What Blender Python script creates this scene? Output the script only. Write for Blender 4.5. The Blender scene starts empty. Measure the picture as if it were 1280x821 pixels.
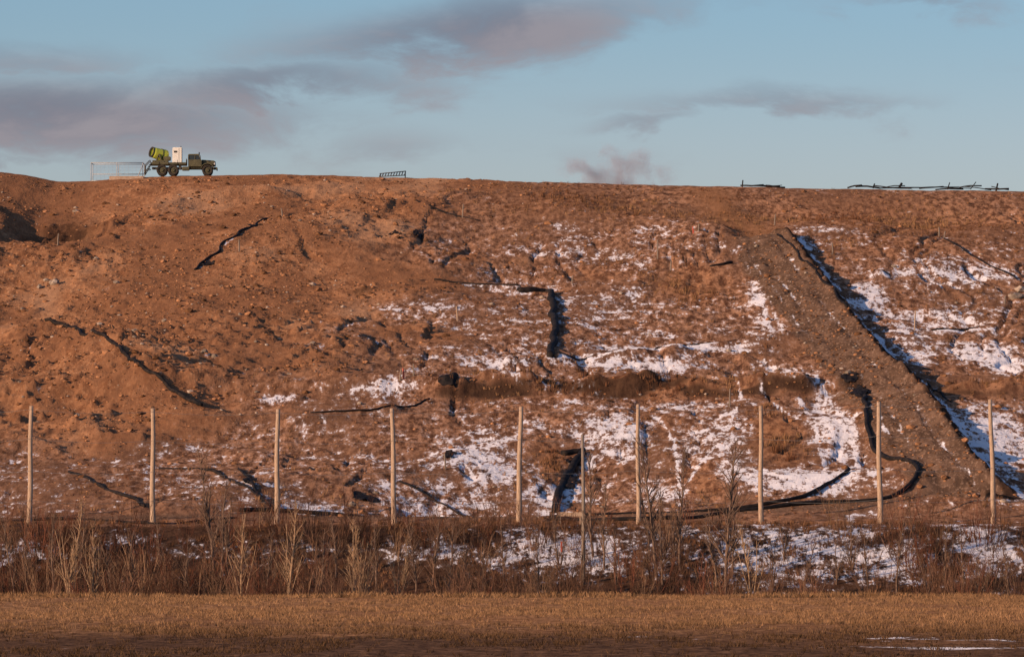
import bpy, bmesh, math, random
import numpy as np
from mathutils import Vector, Matrix

rng = np.random.default_rng(11)
random.seed(5)
scene = bpy.context.scene
CAMZ = 4.0; FPX = 7315.0; ROWH = 668.0
PITCH = math.atan((ROWH-410.5)/FPX)
SUN_EL = math.radians(12.5); SUN_AZ = math.radians(51.0)   # sun behind the viewer, to the left

# ------------------------------------------------------------------ noise
def _h(ix, iy, s):
    n = (ix*374761393 + iy*668265263 + s*1442695) & 0xffffffff
    n = ((n ^ (n >> 13))*1274126177) & 0xffffffff
    return ((n ^ (n >> 16)) & 0xffffff)/float(0xffffff)
def vn(x, y, s=0):
    x = np.asarray(x, float); y = np.asarray(y, float)
    ix = np.floor(x).astype(np.int64); iy = np.floor(y).astype(np.int64)
    fx = x-ix; fy = y-iy
    fx = fx*fx*fx*(fx*(fx*6-15)+10); fy = fy*fy*fy*(fy*(fy*6-15)+10)
    a = _h(ix, iy, s); b = _h(ix+1, iy, s); c = _h(ix, iy+1, s); d = _h(ix+1, iy+1, s)
    return (a*(1-fx)+b*fx)*(1-fy)+(c*(1-fx)+d*fx)*fy
def fbm(x, y, s=0, o=4, g=0.5):
    t = 0; a = 1; w = 0
    for i in range(o):
        cx = x*math.cos(i*.7)-y*math.sin(i*.7); cy = x*math.sin(i*.7)+y*math.cos(i*.7)
        t = t+a*vn(cx*2**i, cy*2**i, s+i*17); w += a; a *= g
    return t/w
def ss(a, b, x):
    t = np.clip((x-a)/(b-a), 0, 1); return t*t*(3-2*t)

# ------------------------------------------------------------------ terrain
rows = [(640,428),(600,442),(560,456),(520,470),(490,481),(474,483.5),(467,493),(400,522),(300,569),(240,601),(230,611)]
P = [(-4000,0),(374,0),(380,-.15),(386,-.9),(392,-.3),(400,1.6),(409,4.2),(413.5,4.75),(418,4.75)]
P += [(d, CAMZ+(ROWH-r)/FPX*d) for r, d in rows]
P += [(626,41.1),(660,39.5),(760,30),(900,5),(1000,0),(6000,0)]
YT = np.arange(-200, 1100, .5)
ZT = np.interp(YT, [p[0] for p in P], [p[1] for p in P])
k = np.exp(-np.linspace(-2.2,2.2,7)**2); k /= k.sum()
ZT = np.convolve(np.pad(ZT,3,mode='edge'), k, mode='valid')
Z611 = float(np.interp(611, YT, ZT))
CR = np.array([(-800,250),(-200,222),(0,215),(35,219),(70,226),(110,226),(150,223),(250,220),(350,218.5),(450,221),(550,226),(600,229),(700,230),(800,232),(900,232),(1000,235),(1100,236),(1280,238),(1500,240),(2100,262)], float)
def Hs(x, y):
    x = np.asarray(x, float); y = np.asarray(y, float)
    b = np.interp(y, YT, ZT)
    cr = np.interp(x*FPX/611+640, CR[:,0], CR[:,1])
    f = (CAMZ+(ROWH-cr)*611/FPX-4.75)/(Z611-4.75)
    z = np.where(y > 418, 4.75+(b-4.75)*f, b)
    return z*(1-ss(180, 420, np.abs(x)))
YR = np.arange(150, 640, .25)
def surv(px, row):
    """ground position (x,y) of a feature surveyed from the reference standpoint"""
    cx = (px-640)/FPX; cy = (410.5-row)/FPX
    dy = math.cos(PITCH)-cy*math.sin(PITCH); dz = math.sin(PITCH)+cy*math.cos(PITCH)
    xs = cx/dy*YR; zr = CAMZ+dz/dy*YR
    hit = np.nonzero(Hs(xs, YR) >= zr)[0]
    if len(hit) == 0:
        el = (Hs(xs, YR)-CAMZ)/YR; i = int(np.argmax(el))
    else: i = int(hit[0])
    return float(xs[i]), float(YR[i])
def crest(px):
    cx = (px-640)/FPX
    yy = np.arange(560, 640, .25)
    el = (Hs(cx*yy, yy)-CAMZ)/yy; i = int(np.argmax(el))
    return float(cx*yy[i]), float(yy[i])
def catmull(pts, n=6):
    pts = [np.array(p, float) for p in pts]
    if len(pts) < 3: n = 12
    q = [2*pts[0]-pts[1]]+pts+[2*pts[-1]-pts[-2]]; out = []
    for i in range(1, len(q)-2):
        for t in np.linspace(0, 1, n, endpoint=False):
            a, b, c, d = q[i-1], q[i], q[i+1], q[i+2]
            out.append(.5*((2*b)+(-a+c)*t+(2*a-5*b+4*c-d)*t*t+(-a+3*b-3*c+d)*t**3))
    out.append(pts[-1]); return out
def gline(pts, n=5):
    return np.array([surv(p[0], p[1]) for p in catmull(pts, n)])
def dline(x, y, L, ys=1.0):
    best = np.full(x.shape, 1e9); side = np.zeros(x.shape)
    for i in range(len(L)-1):
        ax, ay = L[i]; bx, by = L[i+1]; vx, vy = bx-ax, (by-ay)*ys
        l2 = vx*vx+vy*vy+1e-9
        wx, wy = x-ax, (y-ay)*ys
        t = np.clip((wx*vx+wy*vy)/l2, 0, 1)
        d = np.hypot(wx-t*vx, wy-t*vy)
        m = d < best
        best = np.where(m, d, best); side = np.where(m, np.sign(vx*wy-vy*wx), side)
    return best, side
def blobs(x, y, B):
    o = np.zeros(x.shape)
    for px, row, rx, ry, w in B:
        cx, cy = surv(px, row); d = cy
        y0 = surv(px, row-ry)[1]; y1 = surv(px, row+ry)[1]
        rym = max(abs(y0-y1)/2, .8); rxm = rx*d/FPX
        o = np.maximum(o, w*np.exp(-(((x-cx)/rxm)**2+((y-cy)/rym)**2)*.9))
    return o

ROAD = gline([(952,314),(1003,375),(1055,435),(1105,500),(1148,560),(1185,605),(1215,622)])
ROADUP = gline([(944,308),(922,280),(900,250),(880,236)])
TRACK = gline([(-150,650),(100,648),(300,646),(500,643),(700,641),(900,638),(1050,632),(1180,618),(1300,628),(1450,632)])
BENCH = gline([(560,486),(620,479),(690,473),(760,476),(830,473),(900,478),(1000,487)])
BENCH2 = gline([(1165,492),(1230,500),(1400,505)])
LEDGES = [gline([(420,358),(545,350),(690,354),(820,350)]), gline([(120,525),(260,520),(400,516),(540,500)]), gline([(640,448),(760,440),(880,428),(985,416)]), gline([(1100,352),(1200,362),(1400,372)])]
RIDGE = gline([(-150,395),(0,412),(90,430),(170,470),(250,505)])
PILE = gline([(130,275),(180,262),(240,250),(330,243)])
XB = np.array([surv(*p) for p in [(610,232),(590,280),(560,335),(500,400),(440,455),(360,500),(270,530),(60,550)]])
o_ = np.argsort(XB[:,1]); XB = XB[o_]
def soilmask(x, y):
    xb = np.interp(y, XB[:,1], XB[:,0])
    m = 1/(1+np.exp(-(xb-x+(fbm(x*.12, y*.07, 41, 4)-.5)*22)/1.6))
    return m*ss(452, 470, y+ (fbm(x*.1, y*.1, 43, 2)-.5)*14)
def H(x, y):
    x = np.asarray(x, float); y = np.asarray(y, float)
    sh = x.shape; x = x.ravel(); y = y.ravel()
    z = Hs(x, y).copy()
    m = (y > 376) & (y < 660) & (np.abs(x) < 140)
    if m.any():
        X, Y = x[m], y[m]
        hill = ss(419, 432, Y); cr = 1-.8*ss(588, 606, Y)
        S = soilmask(X, Y)
        rough = .12+1.1*ss(.46,.64,fbm(X*.055, Y*.045, 55, 2))
        a = np.zeros(X.shape)
        a += hill*cr*((fbm(X*.04, Y*.03, 1, 2)-.5)*3.8)
        a += hill*cr*(fbm(X*.2, Y*.14, 2, 2)-.5)*(.65+.45*S*rough)
        a += hill*(.4+.6*cr)*(fbm(X*.8, Y*.6, 3, 3)-.5)*(.27+.16*S*rough)
        c = fbm(X*1.5, Y*1.25, 5, 3, .6); a += hill*(.3+.7*cr)*(.2+.8*S)*rough*np.maximum(c-.5, 0)*1.0
        r = np.abs(vn(X*.5+(fbm(X*.2,Y*.08,66,2)-.5)*3, Y*.03, 67)-.5)*2; a -= hill*cr*.30*np.exp(-(r/.11)**2)*ss(.4,.6,fbm(X*.07,Y*.05,68,2))
        gx, gy = surv(64, 285)
        g = np.exp(-(((X-gx)/6.5)**2+((Y-gy)/10)**2)); a -= 3.0*g*(.5+1.0*fbm(X*.5, Y*.15, 12, 3))
        d, s = dline(X, Y, PILE); a += .8*np.exp(-(d/2.2)**2)
        d, s = dline(X, Y, RIDGE, .8)
        a += 1.1*np.exp(-(d/3.6)**2)*(.6+.5*fbm(X*.12, Y*.12, 8, 2))
        for B in (BENCH, BENCH2):
            d, s = dline(X, Y, B, .9); a += 1.3*np.exp(-(d/1.3)**2)*ss(.22,.7,fbm(X*.28, Y*.4, 7, 3))
        for B in LEDGES:
            d, s = dline(X, Y, B, .8); a += .55*np.exp(-(d/1.3)**2)*ss(.25,.7,fbm(X*.3, Y*.3, 17, 3))
        d, s = dline(X, Y, ROAD)
        off = d*s
        top = 1-ss(2.2, 4.2, d)
        sm = (fbm(X*.04, Y*.03, 1, 2)-.5)*3.8*hill*cr
        a = a*(1-top)+top*(sm+.25+.5*ss(-2.5,2.0,off)+.2*(fbm(X*1.1, Y*.7, 31, 3)-.5)*2)
        for o in (-1.05, 1.05): a -= .15*np.exp(-((off-o)/.25)**2)*(d < 4)
        a += .55*np.exp(-((off-2.5)/.55)**2)*(.1+1.4*fbm(X*.9, Y*.7, 33, 3))*(d < 4.5)
        d, s = dline(X, Y, ROADUP); a = a*(1-.7*np.exp(-(d/2.2)**2))
        d, s = dline(X, Y, TRACK); w = np.exp(-(d/2.0)**2); a = a*(1-.8*w)
        z[m] += a
    f = (y <= 376) & (y > -10)
    if f.any():
        z[f] += (fbm(x[f]*.4, y[f]*.15, 21, 3)-.5)*.16*ss(376, 366, y[f])
    return z.reshape(sh)

def axis(lo, hi, st, outs):
    c = list(np.arange(lo, hi, st)); a = c[-1]; s = st
    right = []
    while a < outs[1]: s *= 1.16; a += s; right.append(a)
    a = c[0]; s = st; left = []
    while a > outs[0]: s *= 1.16; a -= s; left.append(a)
    return np.array(left[::-1]+c+right)
GX = axis(-70, 70, .25, (-5000, 5000))
ya = axis(372, 622, .32, (180, 6000)); ya = ya[ya > 372]
GY = np.concatenate([[-5000,-2500,-1000,-400,-150,-50,0,60,110], np.arange(140, 372, 1.2), ya])
XX, YY = np.meshgrid(GX, GY)
ZZ = H(XX, YY)
nx, ny = len(GX), len(GY)

# ------------------------------------------------------------------ ground masks
fx, fy = XX.ravel(), YY.ravel()
SNOW = [(1150,345,120,28,.68),(1200,395,100,28,.75),(1235,440,70,26,.95),(1150,440,45,30,.75),(1245,560,55,52,1.05),(1010,300,60,10,.72),(1090,375,30,34,.9),(1130,410,35,22,.82),
 (1220,345,80,16,.66),(1020,270,100,14,.40),(1180,300,120,10,.42),
 (700,300,120,22,.40),(800,375,120,36,.56),(730,400,80,20,.50),(600,450,110,9,.75),(800,446,180,12,.86),(860,428,130,7,1.05),(640,355,90,6,.62),
 (600,565,80,55,.80),(690,590,45,42,.82),(770,530,80,50,.82),(900,560,80,65,.78),(1030,530,50,65,.85),(1000,600,100,20,1.05),(830,600,70,28,.8),(560,600,100,22,.75),
 (470,575,70,45,.56),(400,634,60,14,1.0),(480,600,55,20,.7),(380,520,60,14,.45),(500,480,70,8,.7),(350,490,60,6,.7),(262,455,34,5,.85),(370,440,80,6,.55),(450,400,70,6,.5),
 (945,360,18,55,.9),(975,465,60,14,.8),(930,325,24,8,.8),(560,545,50,26,.6),(650,520,70,16,.7),(850,505,70,16,.75),(700,500,60,8,.7),(960,430,60,30,.55),
 (720,690,170,34,.86),(1000,690,200,36,.80),(1230,680,60,30,.95),(20,690,70,22,.75),(560,690,90,24,.72),(1100,700,70,32,.9),(300,690,160,20,.45),(150,680,100,16,.45),
 (100,620,100,18,.44),(300,605,80,24,.50),(200,575,120,14,.34),(1190,809,110,2.6,1.0),(1135,798,55,2,.85),(790,795,40,1.5,.7),(1240,800,60,1.5,.8)]
snow = blobs(fx, fy, SNOW)
rgt = 1-soilmask(fx, fy)
hillm = ss(419, 430, fy)*(fy < 640)
snow = np.maximum(snow, .37*rgt*hillm*(1-.4*ss(560,595,fy)))
snow -= .18*(1-rgt)*hillm
snow -= blobs(fx, fy, [(1120,275,170,16,.45),(870,352,50,16,.5),(740,340,120,10,.15),(970,545,34,30,.6),(880,595,26,22,.5),(690,556,18,16,.5),(1000,430,50,30,.1),(740,255,190,18,.35),(1100,250,200,10,.3)])
hf = (fbm(fx*.8, fy*.6, 3, 3)-.5)
snow -= hf*.7
snow += (fbm(fx*.16, fy*.11, 203, 3)-.5)*.60*(fy > 420)*(fy < 600)
def streak(L, w, amt, ys=1.0):
    global snow
    d, s = dline(fx, fy, gline(L), ys); snow = np.maximum(snow, amt*np.exp(-(d/w)**2)*(.45+.9*fbm(fx*.6, fy*.3, 51, 2)))
streak([(700,444),(800,436),(900,422),(985,412)], .5, 1.15)
streak([(1120,450),(1150,490),(1168,535)], .40, 1.0)
streak([(930,330),(948,370),(965,410)], .4, 1.1)
streak([(938,330),(962,380),(985,420)], .25, 1.0)
streak([(955,440),(985,478),(1010,520),(1035,585)], .25, 1.1)
streak([(1000,450),(1030,490),(1060,540),(1075,585)], .25, 1.1)
streak([(920,470),(925,500),(905,540),(860,590)], .22, 1.0)
streak([(940,470),(960,500),(1000,530)], .22, 1.0)
streak([(1060,640),(1085,700),(1110,722)], .3, 1.0)
streak([(800,500),(840,540),(850,600)], .25, .95)
streak([(1190,318),(1240,335),(1280,352)], .3, .9)
streak([(250,335),(300,308),(330,286)], .22, .75)
dr, sr = dline(fx, fy, ROAD); road = 1-ss(2.4, 4.0, dr+ (fbm(fx*.5, fy*.3, 61, 3)-.5)*2.4)
du, _ = dline(fx, fy, ROADUP); dt, _ = dline(fx, fy, TRACK)
bare = np.exp(-(du/2.4)**2)
road2 = np.maximum(road, .8*np.exp(-(dt/2.2)**2)*(.5+.9*fbm(fx*.15, fy*.3, 71, 3)))
off = dr*sr
snow -= road*.5; snow -= bare*.6; snow -= .35*np.exp(-(dt/1.4)**2)
for o, am in ((-1.05,.70),(1.1,.90),(-.4,.4),(-2.2,.6),(.6,.35)):
    snow += am*np.exp(-((off-o)/.24)**2)*(dr < 4)*(.3+vn(fx*.4, fy*.12, 81))
snow += .75*np.exp(-((off-3.7)/.35)**2)*(dr < 6)*(.3+vn(fx*.3, fy*.2, 83))
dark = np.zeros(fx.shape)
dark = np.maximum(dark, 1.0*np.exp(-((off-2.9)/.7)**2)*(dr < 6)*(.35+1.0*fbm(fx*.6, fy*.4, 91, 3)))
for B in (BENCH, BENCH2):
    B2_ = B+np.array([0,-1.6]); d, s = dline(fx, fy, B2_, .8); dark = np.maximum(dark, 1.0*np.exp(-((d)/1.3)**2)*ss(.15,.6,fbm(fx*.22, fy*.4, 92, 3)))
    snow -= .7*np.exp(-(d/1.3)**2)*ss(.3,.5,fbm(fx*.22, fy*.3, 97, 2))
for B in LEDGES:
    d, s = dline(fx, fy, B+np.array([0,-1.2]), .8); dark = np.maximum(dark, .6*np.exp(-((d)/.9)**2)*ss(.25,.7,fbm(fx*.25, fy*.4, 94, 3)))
dark = np.maximum(dark, blobs(fx, fy, [(75,285,60,28,.8),(300,308,34,12,.5),(380,640,200,5,.6),(520,298,14,5,.8),(560,482,16,6,.9),(1065,480,20,12,.8),(160,605,200,34,.42),(330,610,80,24,.5),(60,560,140,20,.40),(450,500,100,20,.32),(60,475,130,26,.30),(300,420,160,14,.26),(180,540,200,20,.36)]))  # lower-left blobs put that slope's shade into the soil colour
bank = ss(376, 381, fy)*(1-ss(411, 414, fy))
dark = np.maximum(dark, .46*bank)  # bank's dark soil, plus shade of the dense brush painted in
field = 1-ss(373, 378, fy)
fshade = 1-ss(205, 275, fy+(fbm(fx*.08, fy*.05, 95, 3)-.5)*60)  # shade over the near field, painted into the ground colour
GR = [(1090,275,200,26,.8),(870,355,50,18,1.0),(760,335,110,14,.5),(780,474,240,7,.8),(970,545,36,36,1.0),(690,556,18,16,1.0),(880,595,26,22,.9),(740,262,140,20,.6),(1220,498,80,8,.9),(820,520,90,16,.4),(540,320,50,14,.4),(640,500,70,10,.4),(740,570,20,26,.7),(1040,560,16,18,.6),(1100,320,150,14,.5),(1050,665,260,10,.9),(560,664,250,8,.6)]
grass = np.maximum(blobs(fx, fy, GR), .12*rgt*hillm)
A = np.clip(np.stack([snow, road2, grass, np.ones_like(snow)], 1), 0, 1.5)
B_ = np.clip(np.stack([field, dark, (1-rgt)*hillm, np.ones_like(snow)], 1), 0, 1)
C_ = np.clip(np.stack([fshade*field, bare, bank, np.ones_like(snow)], 1), 0, 1)
GR2 = grass.reshape(XX.shape); SO2 = ((1-rgt)*hillm).reshape(XX.shape); RD2 = road2.reshape(XX.shape)
def look(M, x, y):
    i = np.clip(np.searchsorted(GX, x), 0, nx-1); j = np.clip(np.searchsorted(GY, y), 0, ny-1); return M[j, i]

# ------------------------------------------------------------------ mesh helpers
def mk(name, V, quads=None, tris=None, mat=None, smooth=False, attrs=None, parent=None):
    me = bpy.data.meshes.new(name)
    V = np.asarray(V, np.float32); me.vertices.add(len(V)); me.vertices.foreach_set('co', V.ravel())
    li = []; st = []; n = 0
    if quads is not None and len(quads):
        q = np.asarray(quads, np.int32); li.append(q.ravel()); st.append(np.arange(len(q))*4); n = len(q)*4
    if tris is not None and len(tris):
        t = np.asarray(tris, np.int32); li.append(t.ravel()); st.append(n+np.arange(len(t))*3)
    li = np.concatenate(li).astype(np.int32); st = np.concatenate(st).astype(np.int32)
    me.loops.add(len(li)); me.loops.foreach_set('vertex_index', li)
    me.polygons.add(len(st)); me.polygons.foreach_set('loop_start', st)
    me.update(calc_edges=True)
    me.polygons.foreach_set('use_smooth', np.full(len(st), smooth, bool))
    if attrs:
        for k_, v in attrs.items():
            a = me.attributes.new(k_, 'FLOAT_COLOR', 'POINT'); a.data.foreach_set('color', np.asarray(v, np.float32).ravel())
    ob = bpy.data.objects.new(name, me); scene.collection.objects.link(ob)
    if mat: me.materials.append(mat)
    if parent: ob.parent = parent
    return ob
def empty(name, loc=(0,0,0), rz=0):
    e = bpy.data.objects.new(name, None); e.location = loc; e.rotation_euler = (0,0,rz); scene.collection.objects.link(e); return e
def tube(pts, rad, sides=5, cap=False):
    pts = np.asarray(pts, float); n = len(pts); rad = np.broadcast_to(np.asarray(rad, float), (n,))
    T = np.gradient(pts, axis=0); T /= np.linalg.norm(T, axis=1)[:,None]+1e-9
    up = np.array([0,0,1.]) if abs(T[0][2]) < .9 else np.array([1.,0,0])
    U = np.cross(T, up); U /= np.linalg.norm(U, axis=1)[:,None]+1e-9; W = np.cross(T, U)
    a = np.arange(sides)*2*math.pi/sides
    V = pts[:,None,:]+rad[:,None,None]*(np.cos(a)[None,:,None]*U[:,None,:]+np.sin(a)[None,:,None]*W[:,None,:])
    i = np.arange(n-1)[:,None]*sides; j = np.arange(sides)[None,:]; j2 = (j+1) % sides
    Q = np.stack([i+j, i+j2, i+sides+j2, i+sides+j], -1).reshape(-1,4)
    V = V.reshape(-1,3)
    if cap:
        c0 = len(V); V = np.vstack([V, pts[0], pts[-1]])
        b = (n-1)*sides
        return V, Q, np.array([(c0, (s+1) % sides, s) for s in range(sides)]+[(c0+1, b+s, b+(s+1) % sides) for s in range(sides)])
    return V, Q, np.zeros((0,3), int)
class Acc:
    def __init__(s): s.V=[]; s.Q=[]; s.T=[]; s.n=0
    def add(s, V, Q=None, T=None):
        s.V.append(V)
        if Q is not None and len(Q): s.Q.append(np.asarray(Q)+s.n)
        if T is not None and len(T): s.T.append(np.asarray(T)+s.n)
        s.n += len(V)
    def tube(s, *a, **k): s.add(*tube(*a, **k))
    def arr(s):
        return np.vstack(s.V), (np.vstack(s.Q) if s.Q else np.zeros((0,4), int)), (np.vstack(s.T) if s.T else np.zeros((0,3), int))
    def obj(s, name, mat, smooth=True, parent=None):
        V, Q, T = s.arr(); return mk(name, V, Q, T, mat, smooth, parent=parent)
def scatter(name, variants, pos, scl, rot, tint, mat, smooth=False, zs=None):
    a = Acc(); tt = []
    which = rng.integers(0, len(variants), len(pos))
    for vi, (V, Q, T) in enumerate(variants):
        idx = np.nonzero(which == vi)[0]
        if not len(idx): continue
        c, s = np.cos(rot[idx]), np.sin(rot[idx]); sc = scl[idx]
        zz = sc if zs is None else zs[idx]
        X = (V[None,:,0]*c[:,None]-V[None,:,1]*s[:,None])*sc[:,None]+pos[idx,0:1]
        Y = (V[None,:,0]*s[:,None]+V[None,:,1]*c[:,None])*sc[:,None]+pos[idx,1:2]
        Z = V[None,:,2]*zz[:,None]+pos[idx,2:3]
        VV = np.stack([X,Y,Z],-1).reshape(-1,3); o = (np.arange(len(idx))*len(V))[:,None,None]
        a.add(VV, (Q[None]+o).reshape(-1,4) if len(Q) else None, (T[None]+o).reshape(-1,3) if len(T) else None)
        tt.append(np.repeat(tint[idx], len(V), 0))
    V, Q, T = a.arr(); tt = np.vstack(tt); tt = np.hstack([tt, np.ones((len(tt),1))])
    return mk(name, V, Q, T, mat, smooth, {'tint': tt})

# ------------------------------------------------------------------ materials
class NT:
    def __init__(s, tree): s.t = tree; s.n = tree.nodes; s.l = tree.links
    def new(s, typ, **kw):
        nd = s.n.new(typ)
        for k_, v in kw.items(): setattr(nd, k_, v)
        return nd
    def put(s, sock, v):
        if isinstance(v, bpy.types.NodeSocket): s.l.new(v, sock)
        else:
            if sock.type == 'RGBA' and len(v) == 3: v = (*v, 1)
            sock.default_value = v
    def m(s, op, a, b=0.0, c=0.0, clamp=False):
        nd = s.new('ShaderNodeMath', operation=op, use_clamp=clamp)
        s.put(nd.inputs[0], a); s.put(nd.inputs[1], b); s.put(nd.inputs[2], c); return nd.outputs[0]
    def mix(s, f, a, b, mode='MIX'):
        nd = s.new('ShaderNodeMix', data_type='RGBA', blend_type=mode)
        s.put(nd.inputs[0], f); s.put(nd.inputs[6], a); s.put(nd.inputs[7], b); return nd.outputs[2]
    def ss(s, x, a, b):
        nd = s.new('ShaderNodeMapRange', interpolation_type='SMOOTHSTEP'); s.put(nd.inputs[0], x)
        nd.inputs[1].default_value = a; nd.inputs[2].default_value = b; return nd.outputs[0]
    def noise(s, vec, scale, detail=4, rough=.55, dist=0):
        nd = s.new('ShaderNodeTexNoise'); s.l.new(vec, nd.inputs['Vector']); nd.inputs['Scale'].default_value = scale
        nd.inputs['Detail'].default_value = detail; nd.inputs['Roughness'].default_value = rough; nd.inputs['Distortion'].default_value = dist
        return nd.outputs[0]
def newmat(name):
    m = bpy.data.materials.new(name); m.use_nodes = True; t = NT(m.node_tree); return m, t, t.n['Principled BSDF']
def simple(name, c1, c2, scale=3, rough=.7, bump=.2, metal=0, stretch=(1,1,1), spec=.3):
    m, t, b = newmat(name)
    co = t.new('ShaderNodeTexCoord').outputs['Object']
    mp = t.new('ShaderNodeMapping'); t.l.new(co, mp.inputs[0]); mp.inputs['Scale'].default_value = stretch
    n = t.noise(mp.outputs[0], scale, 4, .65)
    t.put(b.inputs['Base Color'], t.mix(t.ss(n, .3, .7), c1, c2)); b.inputs['Roughness'].default_value = rough
    b.inputs['Metallic'].default_value = metal; b.inputs['Specular IOR Level'].default_value = spec
    if bump:
        bp = t.new('ShaderNodeBump'); bp.inputs['Strength'].default_value = bump; bp.inputs['Distance'].default_value = .03
        t.l.new(n, bp.inputs['Height']); t.l.new(bp.outputs[0], b.inputs['Normal'])
    return m
def tintmat(name, rough=.9):
    m, t, b = newmat(name)
    t.n.remove(b); b = t.new('ShaderNodeBsdfDiffuse'); t.l.new(b.outputs[0], t.n['Material Output'].inputs['Surface'])
    at = t.new('ShaderNodeAttribute', attribute_name='tint'); pos = t.new('ShaderNodeNewGeometry').outputs['Position']
    n = t.noise(pos, 2.5, 1)
    t.put(b.inputs['Color'], t.mix(t.m('MULTIPLY', t.ss(n,.3,.7), .4), at.outputs['Color'], (.02,.012,.008)))
    return m

gm, t, b = newmat('ground_soil_snow')
t.n.remove(b); b = t.new('ShaderNodeBsdfDiffuse'); t.l.new(b.outputs[0], t.n['Material Output'].inputs['Surface']); b.inputs['Roughness'].default_value = .6
pos = t.new('ShaderNodeNewGeometry').outputs['Position']
mp = t.new('ShaderNodeMapping'); t.l.new(pos, mp.inputs[0]); mp.inputs['Scale'].default_value = (1,.45,.6); co = mp.outputs[0]
mp2 = t.new('ShaderNodeMapping'); t.l.new(pos, mp2.inputs[0]); mp2.inputs['Scale'].default_value = (1,.28,.6)
nL = t.noise(co, .10, 4); nM = t.noise(co, .8, 5, .60); nF = t.noise(co, 4.0, 3, .6); nG = t.noise(mp2.outputs[0], 1.7, 5, .70)
sa = t.new('ShaderNodeAttribute', attribute_name='mA'); sb = t.new('ShaderNodeAttribute', attribute_name='mB'); sc_ = t.new('ShaderNodeAttribute', attribute_name='mC')
def sep(a):
    s = t.new('ShaderNodeSeparateColor'); t.l.new(a.outputs['Color'], s.inputs[0]); return s.outputs
a_, b_2, c_ = sep(sa), sep(sb), sep(sc_)
soil = t.mix(t.ss(nM,.36,.66), (.20,.088,.043), (.39,.19,.095))
soil = t.mix(t.m('MULTIPLY', t.ss(nF,.50,.72), .7), soil, (.50,.28,.15))
soil = t.mix(t.m('MULTIPLY', t.ss(nG,.52,.36), .65), soil, (.13,.062,.035))
soil = t.mix(t.m('MULTIPLY', t.ss(nL,.44,.58), .75), soil, (.20,.095,.050))
soil = t.mix(t.m('MULTIPLY', t.ss(nL,.46,.34), .6), soil, (.38,.22,.13))
rs = t.mix(t.ss(nG,.36,.64), (.085,.042,.027), (.37,.20,.12))
rs = t.mix(t.m('MULTIPLY', t.ss(nL,.42,.60), .65), rs, (.15,.080,.050))
col = t.mix(b_2[2], rs, soil)
gcol = t.mix(t.ss(nG,.35,.65), (.12,.048,.024), (.36,.175,.085))
col = t.mix(t.m('MULTIPLY', a_[2], .7, clamp=True), col, gcol)
col = t.mix(t.m('MULTIPLY', c_[1], .8), col, t.mix(nF, (.15,.07,.035), (.30,.15,.075)))
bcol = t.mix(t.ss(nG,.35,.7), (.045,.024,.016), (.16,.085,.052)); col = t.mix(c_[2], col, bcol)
rcol = t.mix(t.ss(nM,.35,.7), (.065,.042,.030), (.16,.098,.066)); rcol = t.mix(t.ss(nF,.5,.7), rcol, (.26,.17,.12))
col = t.mix(t.m('MULTIPLY', t.ss(a_[1], .15, .95), .86), col, rcol)
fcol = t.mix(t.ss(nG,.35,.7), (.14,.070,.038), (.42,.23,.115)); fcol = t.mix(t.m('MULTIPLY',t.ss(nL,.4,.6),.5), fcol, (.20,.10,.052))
fcol = t.mix(t.m('MULTIPLY', c_[0], .95), fcol, t.mix(t.ss(nG,.3,.7), (.035,.022,.018), (.13,.075,.048)))  # near-field shade mixed in as a darker ground colour
col = t.mix(b_2[0], col, fcol)
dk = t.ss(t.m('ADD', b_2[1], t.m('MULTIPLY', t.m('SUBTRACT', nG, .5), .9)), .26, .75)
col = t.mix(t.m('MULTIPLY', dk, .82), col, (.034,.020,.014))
sn = t.m('ADD', a_[0], t.m('MULTIPLY', t.m('SUBTRACT', nM, .5), 1.0)); sn = t.m('ADD', sn, t.m('MULTIPLY', t.m('SUBTRACT', nG, .5), 2.0))
sn = t.m('ADD', sn, t.m('MULTIPLY', t.m('SUBTRACT', nF, .5), 1.0))
sf = t.m('ADD', t.m('MULTIPLY', t.ss(sn, .60, .84), .70), t.m('MULTIPLY', t.ss(sn, .34, 1.0), .22))
scol = t.mix(nF, (.62,.60,.63), (.84,.83,.87))
col = t.mix(sf, col, scol)
t.put(b.inputs['Color'], col)
hgt = t.m('ADD', t.m('MULTIPLY', nM, 1.0), t.m('MULTIPLY', nF, .35))
bp = t.new('ShaderNodeBump'); bp.inputs['Strength'].default_value = .8; bp.inputs['Distance'].default_value = .24
t.l.new(hgt, bp.inputs['Height']); t.l.new(bp.outputs[0], b.inputs['Normal'])
I = (np.arange(ny-1)[:,None]*nx+np.arange(nx-1)[None,:]).ravel()
Q = np.stack([I, I+1, I+nx+1, I+nx], 1)
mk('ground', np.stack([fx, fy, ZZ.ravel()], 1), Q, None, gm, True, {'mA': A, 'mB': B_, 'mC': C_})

M_wood = simple('weathered_wood', (.30,.20,.13), (.52,.37,.26), 5, .8, .3, stretch=(6,6,.6))
M_grey = simple('grey_wood', (.16,.12,.09), (.28,.22,.17), 5, .85, .3, stretch=(6,6,.6))
M_black = simple('black_pipe_plastic', (.009,.009,.010), (.035,.026,.022), 2, .8, .2, spec=.1)
M_wire = simple('galvanised_wire', (.25,.24,.23), (.35,.33,.3), 5, .5, 0, .6)
M_steel = simple('galvanised_steel', (.42,.41,.40), (.58,.56,.54), 5, .5, 0, .3)
M_red = simple('red_paint', (.45,.07,.04), (.5,.10,.06), 5, .6, 0)
M_conc = simple('concrete', (.30,.20,.14), (.45,.33,.24), 3, .9, .3)
M_bark = simple('bark', (.09,.053,.037), (.22,.14,.095), 4, .9, 0)
M_barkl = simple('pale_bark', (.24,.145,.08), (.40,.26,.155), 4, .9, 0)

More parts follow.
